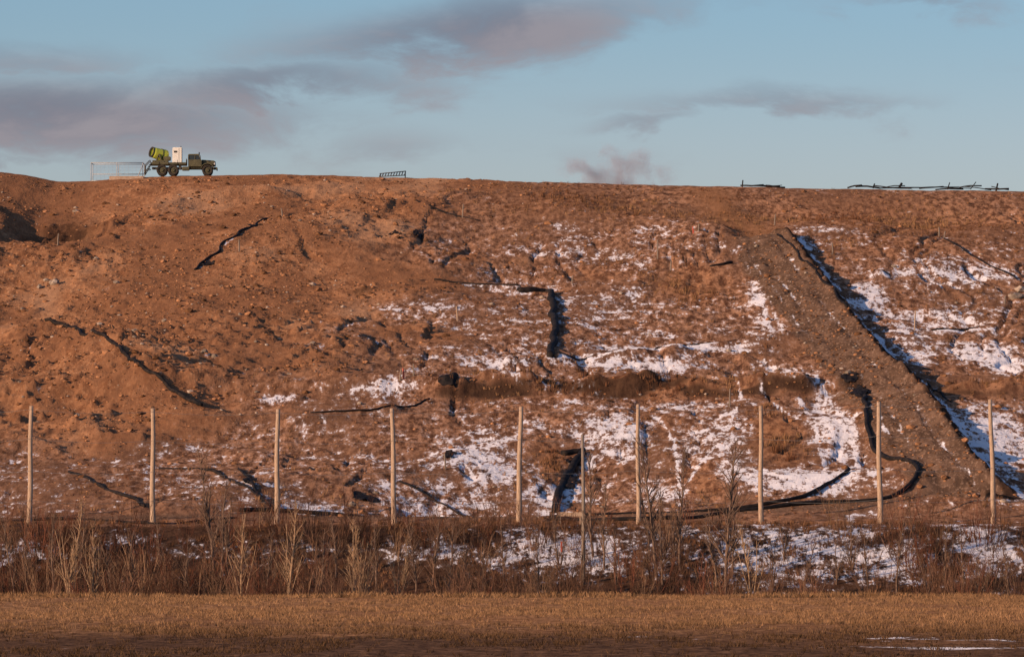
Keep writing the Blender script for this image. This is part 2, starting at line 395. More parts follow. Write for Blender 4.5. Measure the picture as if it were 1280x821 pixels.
# ------------------------------------------------------------------ wooden poles and wires
poles = [(37,520,665,2),(191,518,660,0),(346,516,657,1),(493,513,655,-3),(648,513,657,3),(798,508,655,-1),(951,508,653,0),(1100,510,660,-2),(1242,502,655,-4)]
poles = [(-115,520,660,0)]+poles+[(1392,505,655,1)]
tops = []
for px, rt, rb, ln in poles:
    y = 417-(rb-655)*.25; x = (px-640)/FPX*y; z0 = float(H(np.array([x]), np.array([y]))[0])
    h = (rb-rt)/FPX*y+.15; lean = ln/FPX*y; r0 = random.uniform(.175,.21)
    zz = np.linspace(-.5, h, 13); pts = np.stack([lean*zz/h+.03*np.sin(zz*.9+px), .03*np.sin(zz), zz], 1)
    a = Acc(); a.tube(pts, np.linspace(r0,r0*.7,13), 12, cap=True)
    e = a.obj('wooden_pole', M_wood); e.location = (x, y, z0)
    tops.append((x, y, z0, h, lean))
a = Acc()
for (p, q) in zip(tops[:-1], tops[1:]):
    for fr, dy in ((.97,.17),(.72,.19),(.45,.2),(.2,.21)):
        s = np.linspace(0,1,11)
        X = (p[0]+p[4]*fr)*(1-s)+(q[0]+q[4]*fr)*s; Y = p[1]*(1-s)+q[1]*s-dy
        Z = (p[2]+p[3]*fr)*(1-s)+(q[2]+q[3]*fr)*s-.22*4*s*(1-s)
        a.tube(np.stack([X,Y,Z],1), .009, 4)
a.obj('fence_wires', M_wire)
y = 396.; x = (729-640)/FPX*y; z0 = float(H(np.array([x]),np.array([y]))[0]); h = CAMZ+(ROWH-543)/FPX*y-z0
a = Acc(); a.tube([(0,0,-.5),(.02,0,h*.5),(-.05,0,h)], [.15,.13,.10], 10, cap=True); a.obj('utility_post', M_grey).location = (x,y,z0)
yy_ = 414.5; xx_ = (713-640)/FPX*yy_
e = empty('notice_board', (xx_, yy_, float(H(np.array([xx_]),np.array([yy_]))[0])))

# ------------------------------------------------------------------ boxes / parts
def box(name, x0,x1,y0,y1,z0,z1, mat, parent=None, bev=.02, tf=None):
    bm = bmesh.new(); bmesh.ops.create_cube(bm, size=1)
    for v in bm.verts: v.co = Vector(((x0+x1)/2+v.co.x*(x1-x0), (y0+y1)/2+v.co.y*(y1-y0), (z0+z1)/2+v.co.z*(z1-z0)))
    if bev: bmesh.ops.bevel(bm, geom=bm.edges[:], offset=bev, segments=2, affect='EDGES')
    if tf: bm.transform(tf)
    me = bpy.data.meshes.new(name); bm.to_mesh(me); bm.free(); me.materials.append(mat)
    o = bpy.data.objects.new(name, me); scene.collection.objects.link(o); o.parent = parent; return o
def prism(name, prof, y0, y1, mat, parent=None, bev=.025):
    bm = bmesh.new(); f0 = [bm.verts.new((p[0], y0, p[1])) for p in prof]; f1 = [bm.verts.new((p[0], y1, p[1])) for p in prof]
    n = len(prof); bm.faces.new(f0); bm.faces.new(f1[::-1])
    for i in range(n): bm.faces.new((f0[i], f1[i], f1[(i+1)%n], f0[(i+1)%n]))
    bmesh.ops.recalc_face_normals(bm, faces=bm.faces[:])
    if bev: bmesh.ops.bevel(bm, geom=bm.edges[:], offset=bev, segments=2, affect='EDGES')
    me = bpy.data.meshes.new(name); bm.to_mesh(me); bm.free(); me.materials.append(mat)
    o = bpy.data.objects.new(name, me); scene.collection.objects.link(o); o.parent = parent; return o
def rods(name, segs, r, mat, parent=None, sides=6):
    a = Acc()
    for s in segs:
        rr = s[2] if len(s) > 2 else r
        a.tube([s[0], s[1]], rr, sides, cap=True)
    return a.obj(name, mat, parent=parent)
box('board', -.95,.95,-.03,.03,.55,.85, M_wood, e, .01)
rods('legs', [((-.7,.08,-.3),(-.7,.08,.8)),((.7,.08,-.3),(.7,.08,.8))], .05, M_wood, e)

# ------------------------------------------------------------------ truck with dust cannon
M_green = simple('olive_paint', (.060,.055,.030), (.11,.098,.052), 2, .6, .05)
M_tyre = simple('tyre_rubber', (.018,.017,.016), (.05,.038,.028), 4, .85, .1)
M_glass, t2, b2 = newmat('dark_glass'); t2.put(b2.inputs['Base Color'], (.02,.025,.03)); b2.inputs['Roughness'].default_value = .08
M_yel = simple('yellow_green_paint', (.46,.50,.05), (.56,.60,.08), 3, .55, 0)
M_white = simple('white_enclosure_paint', (.66,.63,.56), (.78,.75,.68), 2, .5, .03)
M_dk = simple('dark_steel', (.03,.03,.028), (.07,.06,.05), 4, .6, .05)
cx_, cy_ = crest(228)
tx0 = (187-640)/FPX*cy_
zc = float(np.mean(H(tx0+np.array([1.2,2.4,6.0,1.2,2.4,6.0]), cy_+np.array([-1,-1,-1,1,1,1.]))))
tk = empty('military_truck', (tx0, cy_, zc+.05), math.radians(1.5))
def wheel(nm, x, y, w=.28, r=.56):
    bm = bmesh.new(); N = 28
    prof = [(.0,-.02),(.16,-.02),(.18,.10),(.30,.12),(.32,.0),(.47,-.01),(.52,.04),(.52,w-.04),(.47,w+.01),(.30,w),(.0,w)]
    rings = []
    for rr, d in prof:
        rings.append([bm.verts.new((x+rr*r/.52*math.cos(k*2*math.pi/N), y+d, r+rr*r/.52*math.sin(k*2*math.pi/N))) for k in range(N)] if rr > 0 else [bm.verts.new((x, y+d, r))])
    for A_, B2 in zip(rings[:-1], rings[1:]):
        for k in range(N):
            k2 = (k+1)%N
            if len(A_) == 1: bm.faces.new((A_[0], B2[k], B2[k2]))
            elif len(B2) == 1: bm.faces.new((A_[k], B2[0], A_[k2]))
            else: bm.faces.new((A_[k], B2[k], B2[k2], A_[k2]))
    bmesh.ops.recalc_face_normals(bm, faces=bm.faces[:])
    me = bpy.data.meshes.new(nm); bm.to_mesh(me); bm.free(); me.materials.append(M_tyre); me.materials.append(M_green)
    for p in me.polygons:
        c = p.center
        if math.hypot(c.x-x, c.z-r) < .31*r/.52: p.material_index = 1
    o = bpy.data.objects.new(nm, me); scene.collection.objects.link(o); o.parent = tk
i = 0
for xw in (1.25, 2.42, 6.0):
    for yw in (-1.15, .87): i += 1; wheel('wheel_%d' % i, xw, yw)
for yy_ in (-.45,.38): box('frame_rail', .2,6.9,yy_,yy_+.08,.68,.9, M_dk, tk)
rods('axles', [((x_,-1,.54),(x_,1,.54)) for x_ in (1.25,2.42,6.0)], .09, M_dk, tk)
box('fuel_tank', 3.35,4.15,-1.05,-.6,.5,.92, M_green, tk, .06)
box('tool_box', 3.0,3.3,-1.05,-.6,.6,1.0, M_dk, tk, .03)
box('cargo_bed_floor', .05,3.85,-1.15,1.15,1.12,1.2, M_green, tk)
for yy_ in (-1.18,1.12): box('bed_side', .05,3.85,yy_,yy_+.06,1.205,1.36, M_green, tk, .01)
rods('bed_stakes', [((x_,-1.2,1.1),(x_,-1.2,1.6)) for x_ in (.1,1.0,1.95,2.9,3.8)], .03, M_dk, tk)
box('bed_headboard', 3.79,3.85,-1.1,1.1,1.205,1.75, M_green, tk, .01)
prism('cab', [(4.0,.92),(5.35,.92),(5.42,1.02),(5.42,1.62),(5.30,1.66),(4.0,1.66)], -1.05,1.05, M_green, tk)
prism('cab_roof', [(3.98,2.12),(4.05,2.24),(5.05,2.26),(5.16,2.16),(5.14,2.10),(3.98,2.10)], -1.03,1.03, M_green, tk, .02)
rods('cab_pillars', [((5.32,s*.98,1.62),(5.12,s*.98,2.14)) for s in (-1,1)]+[((4.04,s*.98,1.62),(4.04,s*.98,2.14)) for s in (-1,1)]+[((4.72,s*.98,1.62),(4.72,s*.98,2.14)) for s in (-1,1)]+[((5.25,0,1.62),(5.14,0,2.14))], .045, M_green, tk)
prism('cab_glass', [(4.06,1.62),(5.28,1.62),(5.10,2.12),(4.06,2.12)], -.94,.94, M_glass, tk, 0)
box('cab_back', 3.98,4.04,-1,1,1.6,2.14, M_green, tk, .01)
box('door_seam', 4.05,4.07,-1.056,-1.04,1.0,1.62, M_dk, tk, 0)
prism('hood', [(5.40,1.0),(6.75,1.0),(6.80,1.08),(6.78,1.52),(6.70,1.58),(5.40,1.68)], -.62,.62, M_green, tk, .04)
box('grille', 6.79,6.84,-.5,.5,1.0,1.5, M_dk, tk, .01)
def fender(y0,y1,nm):
    pr = [(6.0+.72*math.cos(math.radians(10+k*20)), .59+.72*math.sin(math.radians(10+k*20))) for k in range(9)]
    pi = [(6.0+.64*math.cos(math.radians(10+k*20)), .59+.64*math.sin(math.radians(10+k*20))) for k in range(9)]
    prism(nm, pr+pi[::-1], y0, y1, M_green, tk, 0)
fender(-1.2,-.6,'fender_near'); fender(.6,1.2,'fender_far')
box('running_board', 4.3,5.3,-1.15,-.8,.72,.78, M_green, tk, .01)
box('front_bumper', 6.92,7.04,-1.15,1.15,.62,.86, M_green, tk, .02)
rods('headlights', [((6.70,s*.82,1.22),(6.84,s*.82,1.22)) for s in (-1,1)], .13, M_steel, tk, 12)
rods('exhaust_stack', [((5.1,.9,1.2),(5.1,.9,2.55))], .06, M_dk, tk, 8)
rods('mirror_arms', [((5.2,-1.05,1.7),(5.3,-1.3,1.95))], .02, M_dk, tk); box('mirror', 5.28,5.32,-1.4,-1.22,1.75,2.1, M_dk, tk, .01)
box('generator_enclosure', 2.35,3.35,-.7,.7,1.24,2.95, M_white, tk, .05)
box('generator_vent', 2.5,2.85,-.715,-.69,2.4,2.6, M_dk, tk, .005); box('generator_door_seam', 3.02,3.04,-.712,-.69,1.35,2.85, M_dk, tk, 0)
rods('generator_exhaust', [((3.2,.3,2.9),(3.2,.3,3.15))], .05, M_dk, tk)
ct = Matrix.Translation((.95,0,2.26)) @ Matrix.Rotation(math.radians(30),4,'Z') @ Matrix.Rotation(math.radians(14),4,'Y')
def lathe(nm, prof, mat, tf, N=28):
    V = []; Q_ = []
    for px_, r_ in prof:
        for k in range(N): V.append(tf @ Vector((px_, r_*math.cos(k*2*math.pi/N), r_*math.sin(k*2*math.pi/N))))
    for i_ in range(len(prof)-1):
        for k in range(N): Q_.append((i_*N+k, i_*N+(k+1)%N, (i_+1)*N+(k+1)%N, (i_+1)*N+k))
    mk(nm, np.array([tuple(v) for v in V]), Q_, None, mat, True, parent=tk)
lathe('cannon_barrel', [(.80,.54),(.76,.66),(.55,.68),(.3,.64),(-.1,.60),(-.6,.56),(-.85,.54),(-.85,.46),(-.5,.47),(.5,.5),(.5,.01)], M_yel, ct)
lathe('cannon_nozzle_ring', [(-.86,.50),(-.9,.56),(-.98,.56),(-1.0,.50),(-.98,.44),(-.86,.44)], M_dk, ct)
lathe('cannon_fan_guard', [(.81,.54),(.87,.52),(.90,.2),(.90,.01)], M_dk, ct)
lathe('cannon_band', [(.12,.63),(.12,.66),(.2,.66),(.2,.63)], M_dk, ct)
rods('cannon_yoke', [((.55,-.66,1.25),(.95,-.70,2.25)),((1.35,-.66,1.25),(.95,-.70,2.25)),((.55,.66,1.25),(.95,.70,2.25)),((1.35,.66,1.25),(.95,.70,2.25)),((.4,-.6,1.3),(1.5,-.6,1.3)),((.4,.6,1.3),(1.5,.6,1.3))], .08, M_green, tk)
box('cannon_base', .25,1.9,-.8,.8,1.205,1.60, M_green, tk, .03)
box('pump_box', 1.4,2.15,-.6,.5,1.605,2.0, M_green, tk, .04)
sg = []
for s in (-.9,.9): sg += [((0,s,1.15),(-.55,s,.15)),((0,s,1.6),(-.5,s,1.1)),((-.55,s,.15),(-.5,s,1.1)),((.05,s,.7),(-.5,s,.6))]
for k in range(6): f = k/5; sg.append(((-.55*f,-.9,1.15-.95*f),(-.55*f,.9,1.15-.95*f)))
rods('tail_ladder_rack', sg, .045, M_dk, tk)

# ------------------------------------------------------------------ things along the crest
def at_crest(px, dy=0):
    x, y = crest(px); y += dy; x = (px-640)/FPX*y
    return x, y, float(H(np.array([x]), np.array([y]))[0])
M_pale = simple('frame_paint', (.30,.30,.30), (.42,.41,.40), 4, .6, 0)
x,y,z = at_crest(113, -1)
cg = empty('metal_cage_frame', (x, y, z)); W=5.4; D=2.6; Hh=1.95
sg=[]
for yy_ in (0, D):
    sg += [((0,yy_,Hh),(W,yy_,Hh))]
    for xx_ in (0,W*.5,W): sg.append(((xx_,yy_,-.3),(xx_,yy_,Hh)))
sg += [((0,0,Hh),(0,D,Hh)),((W,0,Hh),(W,D,Hh)),((W+.1,0,Hh),(W-.7,-.6,-.1)),((0,D,.9),(W,D,.9)),((0,0,.05),(W*.2,0,.05))]
rods('frame_tubes', sg, .042, M_pale, cg)
ms = []
for k in range(14): ms.append(((k*W/13, D, -.1),(k*W/13, D, Hh)))
for k in range(6): ms.append(((0,D,k*Hh/6),(W,D,k*Hh/6)))
rods('wire_mesh', ms, .006, M_pale, cg, 3)
x,y,z = at_crest(136, -1.6); box('concrete_barrier', 0,3.6,-.3,.3,-.45,.38, M_conc, None, .04).location = (x,y,z)
x,y,z = at_crest(474, -.6); rk = empty('slatted_panel_rack', (x,y,z))
sg=[]
for k in range(10): sg.append(((k*.29, -.2, .05+k*.015),(k*.29+.12, .8, .42+k*.025)))
sg += [((0,-.2,.05),(2.7,-.2,.2)),((0,.8,.42),(2.75,.8,.68)),((2.7,-.2,-.2),(2.7,.8,.7)),((.1,.8,-.2),(.1,.8,.45))]
rods('slats', sg, .055, M_dk, rk)
def crestrods(name, L, r=.075):
    x0,y0,z0 = at_crest(L[0][0]); e = empty(name, (x0,y0,z0)); a = Acc()
    for pa, ha, pb, hb in L:
        a1 = at_crest(pa, -.5+random.random()); b1 = at_crest(pb, -.5+random.random())
        p0=np.array([a1[0]-x0,a1[1]-y0,a1[2]-z0+ha]); p1=np.array([b1[0]-x0,b1[1]-y0,b1[2]-z0+hb])
        mid=(p0+p1)/2+np.array([0,0,random.uniform(-.12,.12)*min(1,abs(pb-pa)/25)])
        a.tube([p0,(p0+mid)/2+np.array([0,0,.02]),mid,p1], r*random.uniform(.6,1.7), 6, cap=True)
    a.obj('pipe_lengths', M_black, parent=e)
crestrods('scrap_pipe_pile', [(926,.15,955,.22),(928,-.2,929,.7),(950,.2,982,.08),(940,.1,978,.3),(958,.15,975,.18)])
crestrods('scrap_pipe_pile', [(1060,.1,1078,.42),(1070,.25,1100,.15),(1092,.1,1094,.6),(1092,.4,1135,.2),(1100,.1,1150,.3),(1110,.2,1140,.2),(1125,.3,1128,.7),(1130,.15,1200,.35),(1160,.4,1215,.2),(1185,.1,1188,.8),(1200,.3,1228,.5),(1205,.4,1240,.1),(1214,.1,1221,.9),(1232,.2,1262,.3),(1246,.0,1248,.8),(1240,.5,1262,.15),(1105,.2,1132,.45),(1150,.2,1180,.4),(1170,.1,1205,.15)])

# ------------------------------------------------------------------ pipes on the slope
def pipe(name, L, r, mat=M_black, lift=.5, wob=.0, bury=.8):
    G = np.array(gline(L, 10)); seg = np.hypot(*np.diff(G, axis=0).T); cum = np.concatenate([[0], np.cumsum(seg)])
    n = max(6, int(cum[-1]/.5)); s = np.linspace(0, cum[-1], n)
    X = np.interp(s, cum, G[:,0]); Y = np.interp(s, cum, G[:,1])
    if n > 12:
        kk = np.ones(5)/5; X[2:-2] = np.convolve(X, kk, 'valid'); Y[2:-2] = np.convolve(Y, kk, 'valid')
    X = X+wob*(fbm(s*.3, s*0, int(L[0][0])%97, 2)-.5)*2
    Z = H(X, Y)
    if n > 9: Z[3:-3] = .5*Z[3:-3]+.5*np.convolve(Z, np.ones(7)/7, 'valid')
    Z += r*(lift+bury*2*(vn(s*.35, s*0+3, int(L[0][1])%89)-.5))
    a = Acc(); o = np.array([X[0],Y[0],Z[0]])
    rr = r*(1+.08*np.sin(s*9)) if r > .2 else r
    a.tube(np.stack([X,Y,Z],1)-o, rr, 10, cap=True); ob = a.obj(name, mat); ob.location = o; return ob
pipe('drainage_pipe', [(648,356),(672,355),(688,354),(691,372),(692,400),(692,425),(688,446)], .31, wob=.25, bury=.2)
pipe('drainage_pipe', [(60,420),(84,424),(105,440),(140,458),(195,483),(252,502)], .15, wob=.4, lift=1.0)
pipe('drainage_pipe', [(300,642),(380,640),(520,636),(700,639),(850,633),(950,628),(1010,618),(1062,592)], .15, wob=.35, lift=.7, bury=.5)
pipe('drainage_pipe', [(690,643),(800,646),(930,638),(1050,627),(1110,624),(1146,610),(1140,594),(1108,578),(1090,562),(1083,535),(1080,505)], .17, wob=.2, lift=.7, bury=.4)
pipe('drainage_pipe', [(700,443),(770,436),(850,426),(930,416),(982,411)], .07, wob=.3)
pipe('drainage_pipe', [(545,349),(590,352),(650,353)], .09, wob=.3)
pipe('drainage_pipe', [(88,582),(130,608),(180,640)], .13, wob=.5)
pipe('drainage_pipe', [(205,578),(255,582),(300,612),(345,642)], .13, wob=.5)
pipe('drainage_pipe', [(300,580),(318,612),(335,640)], .11, wob=.5)
pipe('drainage_pipe', [(500,590),(560,608),(600,628)], .08)
pipe('drainage_pipe', [(-60,655),(90,650),(200,655),(300,648)], .12, wob=.4)
pipe('drainage_pipe', [(888,340),(915,337)], .14)
pipe('drainage_pipe', [(1165,408),(1225,403)], .09)
pipe('drainage_pipe', [(1180,312),(1230,335),(1270,350)], .08)
pipe('drainage_pipe', [(390,516),(470,512),(540,494)], .08, wob=.5)
pipe('drainage_pipe', [(245,338),(280,318),(305,304),(332,284)], .11, wob=.4)
pipe('drainage_pipe', [(520,264),(560,274),(600,280)], .08, wob=.4)
pipe('drainage_pipe', [(975,316),(1010,350),(1060,398)], .10, wob=.3)
pipe('drainage_pipe', [(1105,440),(1160,490),(1190,520)], .09, wob=.3)
pipe('culvert_pipe', [(694,612),(698,590),(706,572),(716,560),(728,550)], .30, bury=.3)
pipe('culvert_pipe', [(703,551),(716,549),(730,548)], .26, bury=.1)
def sheet(name, px, row, w, d, seed, mat=M_black):
    x0,y0 = surv(px,row); n1,n2 = 30,16
    U, V_ = np.meshgrid(np.linspace(-1,1,n1), np.linspace(-1,1,n2))
    q = np.sqrt(U*U+V_*V_)+1e-6; sq = np.maximum(np.abs(U),np.abs(V_))/q
    rad = sq*(.55+.8*fbm(U/q*1.1+seed, V_/q*1.1+seed, seed, 3))
    U = U*w/2*rad; V_ = V_*d/2*rad
    Z = H(x0+U, y0+V_)+.05+.22*np.maximum(fbm(U*1.8, V_*1.4, seed+3, 3)-.42, 0)*2
    I_ = (np.arange(n2-1)[:,None]*n1+np.arange(n1-1)[None,:]).ravel()
    z0 = float(Z.mean()); o = mk(name, np.stack([U.ravel(),V_.ravel(),Z.ravel()-z0],1), np.stack([I_,I_+1,I_+n1+1,I_+n1],1), None, mat, True); o.location=(x0,y0,z0)
for i_,(px,row,w,d) in enumerate([(560,484,2.0,2.5),(258,332,1.4,1.6),(318,295,1.2,2.4),(492,300,1.1,1.5),(522,298,1,2.5),(405,640,3,1.6),(1062,478,1.6,3),(1075,500,1.5,5),(456,612,2.0,2.5),(312,605,1.1,4),(560,560,.7,2.5),(712,575,1.1,6),(718,556,1.4,2.5)]):
    sheet('black_liner_sheet', px,row,w,d,100+i_)

stakes = [(299,324,300,15,1),(353,279,350,11,1),(578,277,578,16,1),(572,398,572,18,0),(822,330,822,24,1),(838,338,838,13,1),(867,306,867,10,2),(873,306,873,9,1),(1143,410,1143,24,0),(912,510,912,22,1),(500,474,500,13,1),(505,473,505,13,2),(517,472,517,15,1),(557,574,557,20,1),(715,345,712,10,1),(1041,330,1041,14,1),(1174,306,1174,12,1),(1180,307,1180,10,1),(72,318,72,14,1),(968,287,968,14,1),(190,650,190,10,2),(702,690,702,13,2),(1256,378,1256,10,1)]
for px,row,_,hp,kind in stakes:
    x,y = surv(px,row); z = float(H(np.array([x]),np.array([y]))[0]); h = hp/FPX*y
    a = Acc(); ln = random.uniform(-.12,.12); a.tube([(0,0,-.3),(ln*.4,0,h*.5),(ln,0,h)], [.08,.075,.065], 6, cap=True)
    a.obj('marker_stake', (M_wood, M_grey, M_red)[kind], False).location = (x,y,z)

# ------------------------------------------------------------------ stones and clods
def stone(sub):
    bm = bmesh.new(); bmesh.ops.create_icosphere(bm, subdivisions=sub, radius=1)
    s = Vector((random.uniform(.8,1.4), random.uniform(.7,1.1), random.uniform(.5,.8)))
    for v in bm.verts: v.co = Vector((v.co.x*s.x, v.co.y*s.y, v.co.z*s.z+.25))*random.uniform(.78,1.18)
    bm.verts.index_update(); V = np.array([tuple(v.co) for v in bm.verts]); T = np.array([[v.index for v in f.verts] for f in bm.faces]); bm.free()
    return V, np.zeros((0,4),int), T
def sample(n, xr, yr, dens):
    X = rng.uniform(*xr, n); Y = rng.uniform(*yr, n); k_ = rng.random(n) < dens(X, Y); return X[k_], Y[k_]
def put(X, Y, dz=0): return np.stack([X, Y, H(X, Y)+dz], 1)
dS = lambda X,Y: np.clip(look(SO2,X,Y),0,1)*(.12+.88*ss(.42,.62,fbm(X*.09,Y*.06,131,3)))+.12*(Y>425)+.5*(look(RD2,X,Y)>.5)
X,Y = sample(56000, (-62,62), (425,608), dS)
sz = .06+.13*rng.random(len(X))**3+.26*(rng.random(len(X))<.05)*rng.random(len(X))
base = np.array([.33,.16,.08]); light = np.array([.50,.39,.30])
ti = base*rng.uniform(.35,1.5,(len(X),1)); lm = rng.random(len(X)) < .05; ti[lm] = light*rng.uniform(.6,1.1,(lm.sum(),1))
M_st = tintmat('stone_and_clod')
scatter('stones', [stone(1) for _ in range(6)], put(X,Y,-.02), sz, rng.uniform(0,6.3,len(X)), ti, M_st)
px_ = [(68,348,.75),(85,300,.35),(58,345,.4),(255,262,.35),(205,400,.3),(120,330,.35),(340,262,.3),(300,398,.3),(50,350,.5),(200,340,.3),(40,405,.3),(150,380,.3),(520,452,.3),(450,498,.3),(255,455,.5),(268,457,.4),(1270,372,.8),(1277,366,.9),(320,440,.3),(20,300,.3),(440,620,.4),(470,605,.35),(1060,475,.4)]
BX = np.array([surv(a1,b1) for a1,b1,_ in px_]); bs = np.array([c for _,_,c in px_])
scatter('boulders', [stone(2) for _ in range(6)], put(BX[:,0],BX[:,1]), bs*.7, rng.uniform(0,6.3,len(bs)), np.tile(light*.8,(len(bs),1))*rng.uniform(.6,1.1,(len(bs),1)), M_st)

# ------------------------------------------------------------------ dry grass
def tuft(nb, spread, w, lean):
    V=[];T=[]
    for i in range(nb):
        a = random.uniform(0,6.28); r = spread*math.sqrt(random.random()); bx,by = r*math.cos(a), r*math.sin(a)
        h = random.uniform(.5,1.0); l = random.uniform(.1,1)*lean; la = a+random.uniform(-1,1)
        tx,ty = bx+l*math.cos(la), by+l*math.sin(la); p = random.uniform(0,3.14); dx,dy = w*math.cos(p)/2, w*math.sin(p)/2
        n = len(V); V += [(bx-dx,by-dy,-.08),(bx+dx,by+dy,-.08),(tx,ty,h)]; T += [(n,n+1,n+2)]
    return np.array(V), np.zeros((0,4),int), np.array(T)
M_gr = tintmat('dry_grass')
tv = [tuft(14,.4,.12,.5) for _ in range(8)]
dG = lambda X,Y: np.clip(look(GR2,X,Y)*1.0*ss(.34,.60,fbm(X*.22,Y*.14,141,3)),0,1)*(look(RD2,X,Y)<.4)*(look(SO2,X,Y)<.6)
X,Y = sample(90000, (-66,66), (419,610), dG); X,Y = X[:16000],Y[:16000]
c1 = np.array([.40,.22,.11]); c2 = np.array([.20,.085,.045]); u = np.clip(fbm(X*.15,Y*.1,151,2)[:,None]*1.6-.3+rng.normal(0,.15,(len(X),1)),0,1)
ti = (c1*u+c2*(1-u))*rng.uniform(.6,1.25,(len(X),1))
gs = look(GR2,X,Y)
sz = rng.uniform(.16,.40,len(X))*(1+1.3*np.clip(gs-.4,0,1))
scatter('dry_grass', tv, put(X,Y), sz, rng.uniform(0,6.3,len(X)), ti, M_gr)
X,Y = sample(9000, (-60,60), (378,420), lambda X,Y: .15+.7*(fbm(X*.15,Y*.15,161,2)>.5))
ti = (np.array([.25,.125,.065]))*rng.uniform(.4,1.3,(len(X),1))
scatter('bank_grass', tv, put(X,Y), rng.uniform(.2,.5,len(X)), rng.uniform(0,6.3,len(X)), ti, M_gr)
sv = [tuft(7,.8,.16,.9) for _ in range(8)]
X,Y = sample(110000, (-48,48), (178,377), lambda X,Y: (.45+.55*ss(215,265,Y))*(np.abs(X) < Y*.1+7)*(.12+.88*ss(.40,.6,fbm(X*.25,Y*.07,171,3))))
X,Y = X[:44000],Y[:44000]
ti = np.array([.42,.235,.118])*rng.uniform(.35,1.25,(len(X),1))*(.28+.72*ss(210,285,Y))[:,None]  # near stubble tinted darker, carrying the painted field shade
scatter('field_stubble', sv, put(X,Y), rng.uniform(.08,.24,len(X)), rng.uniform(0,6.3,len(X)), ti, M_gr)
X = rng.uniform(-60,60,5000); Y = 375.5+rng.normal(0,1.3,5000)
scatter('field_edge_grass', sv, put(X,Y), rng.uniform(.15,.5,5000)*(.6+.8*vn(X*.3,X*0,4)), rng.uniform(0,6.3,5000), np.array([.40,.225,.11])*rng.uniform(.5,1.25,(5000,1)), M_gr)

# ------------------------------------------------------------------ shrubs and bare trees
def branch(a, p0, dirv, L, r, depth, sides, bend=.25, kids=(3,5)):
    n = 4 if depth else 2; pts=[np.array(p0,float)]; d = np.array(dirv,float); d/=np.linalg.norm(d)
    for i in range(n):
        d = d+np.random.normal(0,bend*.35,3)+np.array([0,0,.08]); d/=np.linalg.norm(d); pts.append(pts[-1]+d*L/n)
    a.tube(np.array(pts), np.linspace(r, r*.35, n+1), sides)
    if depth > 0:
        for k_ in range(random.randint(*kids)):
            f = random.uniform(.25,.95); i = min(int(f*n), n-1); p = pts[i]+(pts[i+1]-pts[i])*(f*n-i)
            T = pts[i+1]-pts[i]; T/=np.linalg.norm(T); s = np.random.normal(0,1,3); s-=s.dot(T)*T; s/=np.linalg.norm(s)+1e-9
            an = random.uniform(.35,.8); nd = T*math.cos(an)+s*math.sin(an)
            branch(a, p, nd, L*random.uniform(.3,.55)*(1.1-f*.4), max(r*.5*(1-f*.4), .005), depth-1, 3, bend, kids)
np.random.seed(3)
def shrub():
    a = Acc()
    for i in range(random.randint(7,12)):
        an = random.uniform(0,6.28); le = random.uniform(.05,.7)
        branch(a, (.2*math.cos(an),.2*math.sin(an),-.1), (le*math.cos(an),le*math.sin(an),1), random.uniform(.5,1.05), .0095, 1, 3, .35, (3,5))
    return a.arr()
shr = [shrub() for _ in range(10)]
def dSh(X,Y): return np.clip(ss(.30,.56,fbm(X*.13,Y*.12,181,3))*(1.0-.5*ss(0,10,X)), .15, 1)*(1-.5*ss(403,412,Y))
X,Y = sample(2500, (-56,56), (381,413), dSh)
ti = np.array([.14,.075,.048])*rng.uniform(.4,1.8,(len(X),1)); pm = rng.random(len(X))<.2; ti[pm] = np.array([.30,.18,.11])*rng.uniform(.6,1.2,(pm.sum(),1))
rd = rng.random(len(X))<.25; ti[rd] = np.array([.15,.058,.036])*rng.uniform(.6,1.3,(rd.sum(),1))
hsc = (.9+3.3*rng.random(len(X))**1.8)*(1-.1*ss(400,412,Y)); scatter('shrub_thicket', shr, put(X,Y), hsc*.75, rng.uniform(0,6.3,len(X)), ti, tintmat('shrub_bark'), zs=hsc)
X,Y = sample(500, (-60,60), (428,560), lambda X,Y: np.clip(look(GR2,X,Y)-.3,0,1)*.55)
hsc = rng.uniform(.5,1.3,len(X)); scatter('slope_shrubs', shr, put(X,Y), hsc, rng.uniform(0,6.3,len(X)), np.array([.19,.085,.045])*rng.uniform(.6,1.6,(len(X),1)), tintmat('slope_shrub_bark'), zs=hsc)
trees = [(68,640,0,391),(88,628,1,386),(118,655,1,388),(170,662,0,390),(268,560,0,400),(302,640,1,384),(360,628,1,384),(445,648,1,385),(455,655,1,386),(520,650,0,392),(603,672,0,392),(672,662,0,388),(742,560,0,403),(726,640,0,392),(820,540,0,398),(812,590,0,402),(850,560,0,400),(905,545,0,392),(940,650,1,388),(1000,672,0,390),(1160,690,0,388),(1205,660,0,394),(32,668,0,395),(232,668,0,388),(1085,660,0,394),(560,655,0,390),(400,660,0,390),(1120,650,0,392),(1262,680,0,390),(276,600,0,398),(140,670,0,392),(335,665,0,390),(500,668,1,387),(770,660,0,396),(965,668,0,394),(1045,672,0,396)]
trees += [(262,640,0,396),(283,620,0,402),(755,600,0,400),(828,610,0,396),(843,630,0,402),(897,620,0,396),(915,610,0,398),(540,640,0,396),(580,660,0,398),(205,650,0,396),(420,640,0,398),(470,650,0,394),(630,650,0,396),(20,640,0,392),(100,640,0,398),(700,640,0,400),(1065,640,0,400),(1180,650,0,398),(1225,690,0,390),(980,640,0,402)]
